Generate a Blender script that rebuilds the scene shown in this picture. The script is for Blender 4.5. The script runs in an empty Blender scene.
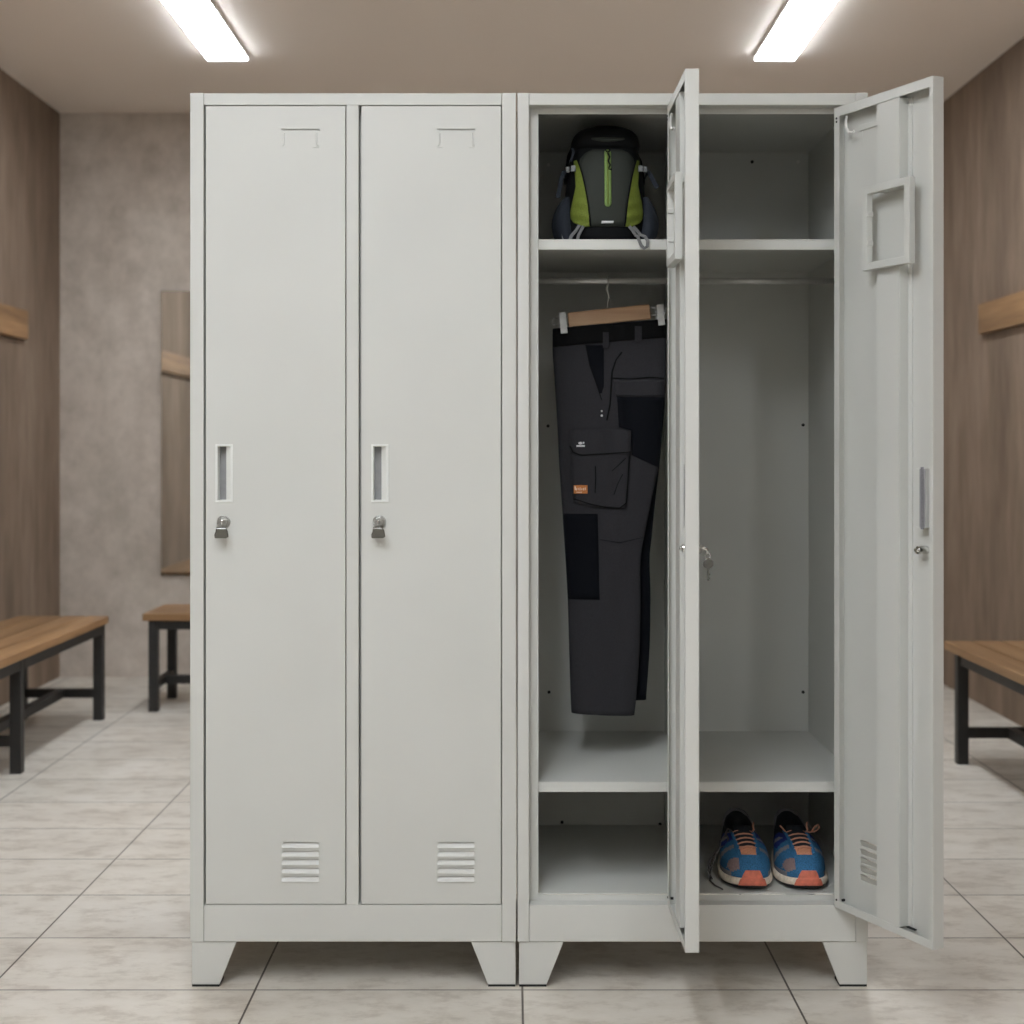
import bpy, bmesh, math, random
from mathutils import Vector, Matrix
random.seed(7)
sc = bpy.context.scene
COL = sc.collection
PI = math.pi

# ---------------------------------------------------------------- measures
F = 1441.0            # focal length in pixels for a 1024 px wide frame
CAMY, CAMZ, HOR = -2.9, 1.077, 452.0

def X(px, y=0.0):     # metres across at distance y behind the locker fronts
    return (px - 512.0) * (y - CAMY) / F

def Z(py, y=0.0):     # height
    return CAMZ - (py - HOR) * (y - CAMY) / F

# ---------------------------------------------------------------- materials
def lin(c):
    return tuple(((v/255.0)/12.92 if v/255.0 <= 0.04045 else ((v/255.0+0.055)/1.055)**2.4) for v in c)

class NT:
    def __init__(self, name):
        self.m = bpy.data.materials.new(name)
        self.m.use_nodes = True
        self.t = self.m.node_tree
        self.b = self.t.nodes['Principled BSDF']
    def n(self, typ, **kw):
        o = self.t.nodes.new(typ)
        for k, v in kw.items():
            if k in o.inputs.keys():
                o.inputs[k].default_value = v
            else:
                setattr(o, k, v)
        return o
    def l(self, a, ao, b, bi):
        self.t.links.new(a.outputs[ao], b.inputs[bi])
    def coords(self, scale=(1, 1, 1), loc=(0, 0, 0), rot=(0, 0, 0)):
        tc = self.n('ShaderNodeTexCoord')
        mp = self.n('ShaderNodeMapping')
        mp.inputs['Scale'].default_value = scale
        mp.inputs['Location'].default_value = loc
        mp.inputs['Rotation'].default_value = rot
        self.l(tc, 'Object', mp, 'Vector')
        return mp
    def noise(self, mp, scale, detail=4, rough=.55):
        o = self.n('ShaderNodeTexNoise')
        o.inputs['Scale'].default_value = scale
        o.inputs['Detail'].default_value = detail
        o.inputs['Roughness'].default_value = rough
        self.l(mp, 'Vector', o, 'Vector')
        return o
    def ramp(self, src, out, stops):
        r = self.n('ShaderNodeValToRGB')
        e = r.color_ramp.elements
        while len(e) < len(stops):
            e.new(.5)
        for i, (p, c) in enumerate(stops):
            e[i].position = p
            e[i].color = (*lin(c), 1)
        self.l(src, out, r, 'Fac')
        return r
    def mix(self, a, ao, b, bo, fac, mode='MIX'):
        m = self.n('ShaderNodeMix', data_type='RGBA', blend_type=mode)
        if isinstance(fac, tuple):
            self.l(fac[0], fac[1], m, 0)
        else:
            m.inputs[0].default_value = fac
        self.t.links.new(a.outputs[ao], m.inputs[6])
        if b is None:
            m.inputs[7].default_value = (*lin(bo), 1)
        else:
            self.t.links.new(b.outputs[bo], m.inputs[7])
        return m
    def color(self, node, out=0):
        self.t.links.new(node.outputs[out], self.b.inputs['Base Color'])
    def bump(self, src, out, strength, dist=.002):
        bp = self.n('ShaderNodeBump')
        bp.inputs['Strength'].default_value = strength
        bp.inputs['Distance'].default_value = dist
        self.t.links.new(src.outputs[out], bp.inputs['Height'])
        self.l(bp, 'Normal', self.b, 'Normal')

def simple(name, rgb, rough=.5, metal=0.0, var=.06, scale=60, bump=0.0, spec=.5):
    k = NT(name)
    mp = k.coords()
    nz = k.noise(mp, scale, 3)
    lo = tuple(max(0, v*(1-var)) for v in rgb)
    hi = tuple(min(255, v*(1+var)) for v in rgb)
    r = k.ramp(nz, 'Fac', [(.3, lo), (.7, hi)])
    k.color(r)
    k.b.inputs['Roughness'].default_value = rough
    k.b.inputs['Metallic'].default_value = metal
    k.b.inputs['Specular IOR Level'].default_value = spec
    if bump:
        k.bump(nz, 'Fac', bump)
    return k.m

PAINT_RGB = (205, 205, 199)
M = {}
def mat_paint():
    k = NT('grey powder coat')
    mp = k.coords()
    nz = k.noise(mp, 3.0, 2)
    r = k.ramp(nz, 'Fac', [(.3, tuple(v-2 for v in PAINT_RGB)), (.7, tuple(v+2 for v in PAINT_RGB))])
    k.color(r)
    k.b.inputs['Roughness'].default_value = .42
    k.b.inputs['Specular IOR Level'].default_value = .35
    fine = k.noise(mp, 420, 2)
    k.bump(fine, 'Fac', .05, .0005)
    return k.m
M['paint'] = mat_paint()
M['chrome'] = simple('chrome', (215, 215, 212), .16, 1.0, .02)
M['steel'] = simple('brushed steel rod', (200, 200, 198), .3, 1.0, .03)
M['rod'] = simple('satin chrome tube', (205, 205, 202), .36, .55, .02)
M['dark'] = simple('dark rubber', (18, 18, 18), .7)
M['bench_metal'] = simple('black powder coated steel', (40, 38, 36), .55, 0, .08, 30)
M['hanger_wood'] = None

def mat_wood(name, a, b, c, axis='Y', rough=.45):
    k = NT(name)
    s = {'X': (1.2, 22, 22), 'Y': (22, 1.2, 22), 'Z': (22, 22, 1.2)}[axis]
    mp = k.coords(scale=s)
    nz = k.noise(mp, 1.6, 6, .6)
    r = k.ramp(nz, 'Fac', [(.3, a), (.5, b), (.72, c)])
    mp2 = k.coords(scale=tuple(v*.25 for v in s))
    n2 = k.noise(mp2, 1.2, 2)
    r2 = k.ramp(n2, 'Fac', [(.3, (200, 200, 200)), (.7, (255, 255, 255))])
    m = k.mix(r, 0, r2, 0, 1.0, 'MULTIPLY')
    k.color(m, 2)
    k.b.inputs['Roughness'].default_value = rough
    k.bump(nz, 'Fac', .15, .001)
    return k.m
M['wood_y'] = mat_wood('oiled bench wood', (134, 99, 65), (162, 123, 83), (184, 145, 102), 'Y')
M['wood_x'] = mat_wood('oiled bench wood across', (134, 99, 65), (162, 123, 83), (184, 145, 102), 'X')
M['hanger_wood'] = mat_wood('hanger wood', (184, 142, 106), (206, 166, 128), (220, 184, 146), 'X', .5)

def mat_plaster(name, a, b, c, streak, rough=.8, big=1.4, mottle=.8):
    k = NT(name)
    mp = k.coords(scale=streak)
    n1 = k.noise(mp, big, 7, .62)
    r1 = k.ramp(n1, 'Fac', [(.3, a), (.5, b), (.72, c)])
    mp2 = k.coords(scale=tuple(v*1.0 for v in streak), loc=(3.1, 1.7, .4))
    n2 = k.noise(mp2, big*6, 5, .6)
    r2 = k.ramp(n2, 'Fac', [(.35, (222, 220, 217)), (.65, (255, 255, 255))])
    m = k.mix(r1, 0, r2, 0, mottle, 'MULTIPLY')
    k.color(m, 2)
    k.b.inputs['Roughness'].default_value = rough
    k.b.inputs['Specular IOR Level'].default_value = .25
    k.bump(n1, 'Fac', .12, .003)
    return k.m
M['wall_side'] = mat_plaster('brown streaked wall panel', (118, 101, 86), (141, 122, 105), (164, 145, 128), (1.6, 1.6, .35))
M['wall_back'] = mat_plaster('grey beige plaster', (185, 173, 161), (199, 188, 176), (212, 202, 191), (1, 1, .8), big=1.8)
M['wall_front'] = mat_plaster('off white painted wall', (204, 202, 197), (208, 206, 201), (212, 210, 205), (1, 1, 1))  # wall out of view, kept off white to bounce light onto the lockers
M['ceiling'] = mat_plaster('matt taupe ceiling paint', (238, 228, 218), (239, 229, 219), (240, 230, 220), (.6, .6, .6), mottle=.0)

TW, TD = .535, .309
def mat_floor():
    k = NT('stone look floor tiles')
    mp = k.coords(loc=(-.0207, .015, 0))
    br = k.n('ShaderNodeTexBrick')
    br.offset = 0.0
    br.offset_frequency = 2
    br.squash = 1.0
    br.inputs['Scale'].default_value = 1.0
    br.inputs['Brick Width'].default_value = TW
    br.inputs['Row Height'].default_value = TD
    br.inputs['Mortar Size'].default_value = .0023
    br.inputs['Mortar Smooth'].default_value = .15
    br.inputs['Bias'].default_value = 0.0
    br.inputs['Color1'].default_value = (*lin((224, 218, 208)), 1)
    br.inputs['Color2'].default_value = (*lin((217, 212, 203)), 1)
    br.inputs['Mortar'].default_value = (*lin((104, 98, 90)), 1)
    k.l(mp, 'Vector', br, 'Vector')
    mp2 = k.coords(scale=(1.5, 2.6, 1), rot=(0, 0, .12))
    n1 = k.noise(mp2, 1.7, 9, .68)
    r1 = k.ramp(n1, 'Fac', [(.3, (208, 202, 195)), (.5, (238, 236, 232)), (.7, (255, 255, 255))])
    m1 = k.mix(br, 'Color', r1, 0, .7, 'MULTIPLY')
    mp3 = k.coords(scale=(3, 5, 1), rot=(0, 0, -.2))
    n2 = k.noise(mp3, 3.2, 8, .7)
    r2 = k.ramp(n2, 'Fac', [(.38, (218, 212, 206)), (.5, (250, 249, 247)), (.6, (255, 255, 255))])
    m2 = k.mix(m1, 2, r2, 0, .7, 'MULTIPLY')
    k.color(m2, 2)
    k.b.inputs['Roughness'].default_value = .42
    k.b.inputs['Specular IOR Level'].default_value = .4
    inv = k.n('ShaderNodeMath', operation='MULTIPLY_ADD')
    inv.inputs[1].default_value = -1.0
    inv.inputs[2].default_value = 1.0
    k.l(br, 'Fac', inv, 0)
    k.bump(inv, 0, .5, .002)
    return k.m
M['floor'] = mat_floor()

def mat_emit(name, rgb, s):
    k = NT(name)
    k.b.inputs['Base Color'].default_value = (*lin(rgb), 1)
    k.b.inputs['Emission Color'].default_value = (*lin(rgb), 1)
    k.b.inputs['Emission Strength'].default_value = s
    return k.m
LAMP = 13.0
M['lamp'] = mat_emit('lit diffuser', (240, 247, 255), LAMP)
M['handle'] = simple('light grey moulded handle', (226, 227, 222), .35, 0, .01)
M['handle_grey'] = simple('grey recess plate', (150, 150, 150), .45, 0, .05, 40)  # back of the handle recess, greyer than the rest of the handle
M['lock_metal'] = simple('worn chrome', (178, 178, 174), .3, 1.0, .08, 300)
M['nickel'] = simple('nickel', (118, 118, 114), .22, 1.0, .03)
M['lamp_body'] = simple('white lamp housing', (225, 223, 218), .5)

def mat_mirror():
    k = NT('mirror glass')
    k.b.inputs['Base Color'].default_value = (.82, .84, .82, 1)
    k.b.inputs['Metallic'].default_value = 1.0
    k.b.inputs['Roughness'].default_value = .02
    return k.m
M['mirror'] = mat_mirror()
M['mirror_edge'] = simple('mirror edge', (120, 122, 118), .3)

def mat_fabric(name, rgb, scale=900, var=.16, rough=.9):
    return simple(name, rgb, rough, 0, var, scale, .25, .2)
M['clip'] = simple('pale plastic clip', (206, 206, 203), .4)
M['charcoal'] = mat_fabric('charcoal twill', (51, 50, 53))
M['navyblack'] = mat_fabric('black cordura', (9, 11, 18))
M['seam'] = mat_fabric('black seam', (14, 14, 15))
M['white_print'] = simple('white print', (215, 215, 215), .6, 0, .02)
M['orange_tag'] = simple('orange woven tag', (196, 120, 62), .8, 0, .1, 500)
M['tag_print'] = simple('pale tag print', (232, 205, 178), .8, 0, .03)
M['pack_dark'] = mat_fabric('dark olive grey nylon', (52, 55, 50), 700, .1, .7)
M['pack_black'] = mat_fabric('black nylon', (16, 17, 19), 700, .15, .75)
M['pack_grey'] = mat_fabric('blue grey mesh', (46, 50, 57), 900, .2, .85)
M['pack_green'] = mat_fabric('lime green nylon', (112, 124, 50), 500, .12, .65)
M['pack_zip'] = mat_fabric('pale green zip', (118, 142, 80), 500, .08, .6)
M['webbing'] = mat_fabric('grey webbing', (112, 112, 112), 800, .12, .8)
M['buckle'] = simple('grey plastic buckle', (120, 122, 122), .4)
M['shoe_blue'] = mat_fabric('teal blue mesh', (54, 104, 142), 500, .22, .8)
M['shoe_navy'] = mat_fabric('navy mesh', (36, 50, 112), 500, .2, .8)
M['shoe_grey'] = mat_fabric('grey overlay', (126, 124, 128), 400, .12, .6)
M['shoe_mauve'] = mat_fabric('muted peach grey overlay', (138, 118, 116), 400, .12, .6)
M['shoe_black'] = mat_fabric('dark lining', (44, 46, 50), 500, .15, .9)
M['shoe_cream'] = simple('cream foam', (234, 220, 202), .7, 0, .08, 90)
M['shoe_orange'] = simple('orange rubber', (206, 112, 88), .6, 0, .08, 90)
M['shoe_peach'] = mat_fabric('peach mesh', (196, 138, 108), 500, .15, .9)
M['lace'] = mat_fabric('peach lace', (206, 150, 124), 900, .12, .9)
M['lace_dark'] = mat_fabric('grey lace', (88, 84, 84), 900, .12, .9)
M['outsole'] = simple('dark outsole', (34, 34, 38), .8)

# ---------------------------------------------------------------- mesh helpers
class MB:
    def __init__(self):
        self.bm = bmesh.new()
        self.mi = 0
    def face(self, vs, smooth=False):
        try:
            f = self.bm.faces.new(vs)
        except ValueError:
            return None
        f.material_index = self.mi
        f.smooth = smooth
        return f
    def box(self, x0, x1, y0, y1, z0, z1, mat=None):
        if x0 > x1: x0, x1 = x1, x0
        if y0 > y1: y0, y1 = y1, y0
        if z0 > z1: z0, z1 = z1, z0
        v = [self.bm.verts.new(p) for p in
             ((x0, y0, z0), (x1, y0, z0), (x1, y1, z0), (x0, y1, z0),
              (x0, y0, z1), (x1, y0, z1), (x1, y1, z1), (x0, y1, z1))]
        for f in ((0, 3, 2, 1), (4, 5, 6, 7), (0, 1, 5, 4), (1, 2, 6, 5), (2, 3, 7, 6), (3, 0, 4, 7)):
            self.face([v[i] for i in f])
        return self
    def prism(self, poly, axis, a, b):
        """extrude a 2D polygon along axis (y: poly is x,z / x: poly is y,z / z: poly is x,y)"""
        def p3(p, t):
            if axis == 'y': return (p[0], t, p[1])
            if axis == 'x': return (t, p[0], p[1])
            return (p[0], p[1], t)
        A = [self.bm.verts.new(p3(p, a)) for p in poly]
        B = [self.bm.verts.new(p3(p, b)) for p in poly]
        n = len(poly)
        self.face(A[::-1]); self.face(B)
        for i in range(n):
            self.face([A[i], A[(i+1) % n], B[(i+1) % n], B[i]])
        return self
    def rings(self, rings, caps=True, closed=True, smooth=True, matf=None):
        R = [[self.bm.verts.new(p) for p in r] for r in rings]
        n = len(R[0])
        for i in range(len(R)-1):
            for j in range(n if closed else n-1):
                a, b = R[i][j], R[i][(j+1) % n]
                c, d = R[i+1][(j+1) % n], R[i+1][j]
                f = self.face([a, b, c, d], smooth)
                if f and matf:
                    f.material_index = matf(i, j)
        if caps:
            for r, ii in ((R[0][::-1], 0), (R[-1], len(R)-2)):
                f = self.face(r, False)
                if f and matf:
                    f.material_index = matf(ii, 0)
        return R
    def tube(self, pts, r, seg=10, flat=1.0, closed=False):
        pts = [Vector(p) for p in pts]
        rs = r if isinstance(r, (list, tuple)) else [r]*len(pts)
        rings = []
        up = None
        for i, p in enumerate(pts):
            if i == 0: t = pts[1]-pts[0]
            elif i == len(pts)-1: t = pts[-1]-pts[-2]
            else: t = pts[i+1]-pts[i-1]
            t.normalize()
            if up is None:
                up = Vector((0, 0, 1)) if abs(t.z) < .9 else Vector((0, 1, 0))
            s = t.cross(up)
            if s.length < 1e-5:
                s = t.cross(Vector((1, 0, 0)))
            s.normalize()
            u = s.cross(t); u.normalize()
            up = u
            rings.append([p + s*(math.cos(a)*rs[i]) + u*(math.sin(a)*rs[i]*flat)
                          for a in (2*PI*k/seg for k in range(seg))])
        self.rings(rings)
        return self
    def ribbon(self, pts, w, th, side=(1, 0, 0)):
        """flat strap following pts; side is the direction of its width"""
        s = Vector(side).normalized()
        pts = [Vector(p) for p in pts]
        rings = []
        for i, p in enumerate(pts):
            t = (pts[min(i+1, len(pts)-1)] - pts[max(i-1, 0)]).normalized()
            s2 = (s - t*s.dot(t))
            s2 = s2.normalized() if s2.length > 1e-4 else s
            n = t.cross(s2).normalized()
            rings.append([p + s2*w/2 + n*th/2, p - s2*w/2 + n*th/2, p - s2*w/2 - n*th/2, p + s2*w/2 - n*th/2])
        self.rings(rings, smooth=False)
        return self
    def cyl(self, c, axis, r, a, b, seg=24, r2=None):
        d = {'x': Vector((1, 0, 0)), 'y': Vector((0, 1, 0)), 'z': Vector((0, 0, 1))}[axis]
        e1 = {'x': Vector((0, 1, 0)), 'y': Vector((0, 0, 1)), 'z': Vector((1, 0, 0))}[axis]
        e2 = d.cross(e1)
        c = Vector(c)
        r2 = r if r2 is None else r2
        rg = []
        for t, rr in ((a, r), (b, r2)):
            rg.append([c + d*t + e1*(math.cos(2*PI*k/seg)*rr) + e2*(math.sin(2*PI*k/seg)*rr) for k in range(seg)])
        self.rings(rg)
        return self
    def ball(self, c, r, seg=12, sx=1, sy=1, sz=1):
        c = Vector(c)
        n = seg//2
        rg = []
        for i in range(n+1):
            th = PI*(i+.02)/(n+.04)
            rg.append([c + Vector((math.sin(th)*math.cos(2*PI*k/seg)*r*sx, math.sin(th)*math.sin(2*PI*k/seg)*r*sy, -math.cos(th)*r*sz)) for k in range(seg)])
        self.rings(rg)
        return self
    def plate(self, x0, x1, z0, z1, y0, y1, holes=()):
        """sheet in the xz plane, thickness y0..y1, with rectangular holes (x0,x1,z0,z1)"""
        xs = sorted(set([x0, x1] + [h[i] for h in holes for i in (0, 1)]))
        zs = sorted(set([z0, z1] + [h[i] for h in holes for i in (2, 3)]))
        def solid(i, j):
            if not (0 <= i < len(xs)-1 and 0 <= j < len(zs)-1): return False
            cx, cz = (xs[i]+xs[i+1])/2, (zs[j]+zs[j+1])/2
            return not any(h[0] < cx < h[1] and h[2] < cz < h[3] for h in holes)
        V = {}
        def v(i, j, k):
            key = (i, j, k)
            if key not in V:
                V[key] = self.bm.verts.new((xs[i], (y0, y1)[k], zs[j]))
            return V[key]
        for i in range(len(xs)-1):
            for j in range(len(zs)-1):
                if not solid(i, j): continue
                self.face([v(i, j, 0), v(i+1, j, 0), v(i+1, j+1, 0), v(i, j+1, 0)])
                self.face([v(i, j, 1), v(i, j+1, 1), v(i+1, j+1, 1), v(i+1, j, 1)])
                if not solid(i-1, j): self.face([v(i, j, 0), v(i, j+1, 0), v(i, j+1, 1), v(i, j, 1)])
                if not solid(i+1, j): self.face([v(i+1, j, 0), v(i+1, j, 1), v(i+1, j+1, 1), v(i+1, j+1, 0)])
                if not solid(i, j-1): self.face([v(i, j, 0), v(i, j, 1), v(i+1, j, 1), v(i+1, j, 0)])
                if not solid(i, j+1): self.face([v(i, j+1, 0), v(i+1, j+1, 0), v(i+1, j+1, 1), v(i, j+1, 1)])
        return self
    def patch(self, rows, front, ncol=8, off=.002, th=.003):
        """cloth patch lying on a surface: rows of (z, xl, xr), front(x, z) gives the surface y"""
        fr, bk = [], []
        for (z, a, b) in rows:
            fr.append([Vector((a+(b-a)*k/ncol, front(a+(b-a)*k/ncol, z)-off, z)) for k in range(ncol+1)])
            bk.append([Vector((a+(b-a)*k/ncol, front(a+(b-a)*k/ncol, z)-off+th, z)) for k in range(ncol+1)])
        Fv = [[self.bm.verts.new(p) for p in r] for r in fr]
        Bv = [[self.bm.verts.new(p) for p in r] for r in bk]
        n, m = len(rows), ncol+1
        for i in range(n-1):
            for j in range(m-1):
                self.face([Fv[i][j], Fv[i+1][j], Fv[i+1][j+1], Fv[i][j+1]], True)
                self.face([Bv[i][j], Bv[i][j+1], Bv[i+1][j+1], Bv[i+1][j]], True)
            self.face([Fv[i][0], Bv[i][0], Bv[i+1][0], Fv[i+1][0]])
            self.face([Fv[i][-1], Fv[i+1][-1], Bv[i+1][-1], Bv[i][-1]])
        for j in range(m-1):
            self.face([Fv[0][j], Fv[0][j+1], Bv[0][j+1], Bv[0][j]])
            self.face([Fv[-1][j], Bv[-1][j], Bv[-1][j+1], Fv[-1][j+1]])
        return self
    def move(self, mtx):
        bmesh.ops.transform(self.bm, matrix=mtx, verts=self.bm.verts)
        return self
    def build(self, name, mats, parent=None, bevel=0.0, seg=2, loc=(0, 0, 0), subsurf=0):
        bmesh.ops.recalc_face_normals(self.bm, faces=self.bm.faces)
        me = bpy.data.meshes.new(name)
        self.bm.to_mesh(me); self.bm.free()
        if not isinstance(mats, (list, tuple)): mats = [mats]
        for m in mats: me.materials.append(m)
        o = bpy.data.objects.new(name, me)
        COL.objects.link(o)
        o.location = loc
        if parent is not None: o.parent = parent
        if bevel:
            b = o.modifiers.new('Bevel', 'BEVEL')
            b.width = bevel; b.segments = seg; b.limit_method = 'ANGLE'; b.angle_limit = math.radians(40)
        if subsurf:
            s = o.modifiers.new('Subdivision', 'SUBSURF')
            s.levels = subsurf; s.render_levels = subsurf
        return o

def empty(name, loc=(0, 0, 0), rz=0.0):
    o = bpy.data.objects.new(name, None)
    COL.objects.link(o)
    o.location = loc
    o.rotation_euler = (0, 0, rz)
    o.empty_display_size = .05
    return o

def tag(o, label, cat, group=None):
    o['label'] = label
    o['category'] = cat
    if group: o['group'] = group
    return o

def copy_tree(o, parent=None):
    c = o.copy()
    COL.objects.link(c)
    if parent is not None: c.parent = parent
    for ch in list(o.children):
        copy_tree(ch, c)
    return c

def interp(tab, t):
    if t <= tab[0][0]: return tab[0][1:]
    for a, b in zip(tab, tab[1:]):
        if t <= b[0]:
            f = (t-a[0])/(b[0]-a[0])
            return tuple(p+(q-p)*f for p, q in zip(a[1:], b[1:]))
    return tab[-1][1:]

def hermite(tab, t):
    """smooth interpolation of a table (t, v...)"""
    if t <= tab[0][0]: return tab[0][1:]
    if t >= tab[-1][0]: return tab[-1][1:]
    n = len(tab)
    for i in range(n-1):
        if t <= tab[i+1][0]:
            break
    h = tab[i+1][0]-tab[i][0]
    f = (t-tab[i][0])/h
    out = []
    for k in range(1, len(tab[0])):
        p0, p1 = tab[i][k], tab[i+1][k]
        m0 = (p1-tab[max(i-1, 0)][k])/(tab[i+1][0]-tab[max(i-1, 0)][0])*h
        m1 = (tab[min(i+2, n-1)][k]-p0)/(tab[min(i+2, n-1)][0]-tab[i][0])*h
        out.append((2*f**3-3*f*f+1)*p0+(f**3-2*f*f+f)*m0+(-2*f**3+3*f*f)*p1+(f**3-f*f)*m1)
    return tuple(out)

# ---------------------------------------------------------------- room
XL, XR, YB, YF, ZC = -2.165, 2.0, 4.0, -4.6, 2.70
def struct(name, mb, mat, bevel=0):
    o = mb.build(name, mat, bevel=bevel)
    o['kind'] = 'structure'
    return o
struct('floor', MB().box(XL-.1, XR+.1, YF-.1, YB+.1, -.1, 0), M['floor'])
struct('ceiling', MB().box(XL-.1, XR+.1, YF-.1, YB+.1, ZC, ZC+.1), M['ceiling'])
struct('wall_left', MB().box(XL-.1, XL, YF, YB, 0, ZC), M['wall_side'])
struct('wall_right', MB().box(XR, XR+.1, YF, YB, 0, ZC), M['wall_side'])
struct('wall_back', MB().box(XL-.1, XR+.1, YB, YB+.1, 0, ZC), M['wall_back'])
struct('wall_front', MB().box(XL-.1, XR+.1, YF-.1, YF, 0, ZC), M['wall_front'])

# ---------------------------------------------------------------- ceiling lights
def ceiling_light(x0, x1, y0, y1, label):
    r = empty('ceiling_light', ((x0+x1)/2, (y0+y1)/2, ZC))
    w, l = (x1-x0)/2, (y1-y0)/2
    MB().box(-w, w, -l, l, -.018, 0).build('housing', M['lamp_body'], r, .003)
    MB().box(-w+.004, w-.004, -l+.004, l-.004, -.025, -.0182).build('diffuser', M['lamp'], r, .003)
    tag(r, label, 'ceiling light', 'linear ceiling lights')
    return r
LX = (-1.245, -1.075)
RX = (.988, 1.155)
ceiling_light(*LX, .8, 2.985, 'white linear ceiling light nearer the wall mirror, in front of the back wall')
ceiling_light(*RX, .8, 2.985, 'white linear ceiling light above the open locker side, in front of the back wall')
ceiling_light(*LX, -2.75, -1.05, 'white linear ceiling light above the floor in front of the closed grey doors')
ceiling_light(-.32, -.15, -2.75, -1.05, 'added unseen white linear ceiling light nearer the middle, in front of the closed grey doors')  # outside the two rows and out of view, added to light the open door
ceiling_light(*LX, -4.4, -2.78, 'white linear ceiling light over the front end of the room, along the bench wall')
ceiling_light(*RX, -4.4, -2.78, 'white linear ceiling light over the front end, before the open locker')

# ---------------------------------------------------------------- benches
def bench(label, x0, x1, y0, y1, ztop, axis, legs_at):
    """slatted bench; axis is its long direction; legs_at are the leg centres along it"""
    r = empty('bench', ((x0+x1)/2, (y0+y1)/2, 0))
    cx, cy = (x0+x1)/2, (y0+y1)/2
    def box(mb, u0, u1, v0, v1, z0, z1):     # u along, v across
        if axis == 'Y': mb.box(v0-cx, v1-cx, u0-cy, u1-cy, z0, z1)
        else: mb.box(u0-cx, u1-cx, v0-cy, v1-cy, z0, z1)
    U0, U1, V0, V1 = (y0, y1, x0, x1) if axis == 'Y' else (x0, x1, y0, y1)
    mb = MB()
    n = 4
    gap = .008
    w = (V1-V0-gap*(n-1))/n
    for i in range(n):
        box(mb, U0, U1, V0+i*(w+gap), V0+i*(w+gap)+w, ztop-.03, ztop)
    mb.build('seat', M['wood_y' if axis == 'Y' else 'wood_x'], r, .003)
    L = .038
    va, vb = V0+.01, V1-.01
    for u in legs_at:
        for v in (va, vb-L):
            m = MB(); box(m, u-L/2, u+L/2, v, v+L, 0, ztop-.0305)
            m.build('leg', M['bench_metal'], r, .002)
        m = MB(); box(m, u-L/2+.006, u+L/2-.006, va+L+.0005, vb-L-.0005, .09, .125)
        m.build('cross_bar', M['bench_metal'], r, .002)
    m = MB(); vm = (V0+V1)/2
    us = sorted(legs_at)
    for a, b in zip(us, us[1:]):
        box(m, a+L/2-.005, b-L/2+.005, vm-.018, vm+.018, .09, .125)
    m.build('stretcher', M['bench_metal'], r, .002)
    m = MB()
    for a, b in zip(us, us[1:]):
        for v in (va+.008, vb-L+.008):
            box(m, a+L/2+.0005, b-L/2-.0005, v, v+.03, ztop-.068, ztop-.031)
    m.build('apron', M['bench_metal'], r, .002)
    tag(r, label, 'bench', 'slatted changing room benches')
    return r
bench('wooden slatted bench with black legs along the brown wall beside the closed lockers', -2.0, -1.632, .93, 2.93, .414, 'Y', (2.895, 1.935, .97))
bench('wooden slatted bench with black legs at the back wall, half hidden by the closed lockers', -1.53, -.25, 3.06, 3.44, .408, 'X', (-1.488, -.30))
bench('wooden slatted bench with black legs beside the wide open locker door', 1.525, 1.925, .35, 2.19, .41, 'Y', (2.08, .40))

# plain wooden rails on the side walls
def rail(label, x0, x1, y0, y1):
    o = MB().box(x0, x1, y0, y1, 1.575, 1.70).build('wall_rail', M['wood_y'], bevel=.003)
    tag(o, label, 'wall rail', 'wooden wall rails')
rail('plain wooden rail on the brown wall above the bench beside the closed lockers', XL, XL+.028, 1.0, 3.47)
rail('plain wooden rail on the brown wall behind the wide open locker door', XR-.028, XR, 1.0, 3.2)

# mirror
mr = empty('wall_mirror', (-1.39, YB, .488))
MB().box(-.287, .287, -.012, 0, 0, 1.36).build('backing', M['mirror_edge'], mr, .001)
MB().box(-.285, .285, -.0165, -.0125, .002, 1.358).build('mirror_glass', M['mirror'], mr)
tag(mr, 'tall plain mirror on the back wall, partly hidden by the closed lockers', 'mirror')

# ---------------------------------------------------------------- lockers
LT = 1.80                     # locker height
ZB = Z(942)                   # bottom of the cabinet / top of the feet
DZ0, DZ1 = Z(904), Z(106)     # door
DW, DT, DH = .283, .0255, Z(106)-Z(904)
DEP = .57

def louver_holes(x0, x1, ztop, n=5, h=.0115, pitch=.0170):
    return [(x0, x1, ztop-i*pitch-h, ztop-i*pitch) for i in range(n)]

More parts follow.
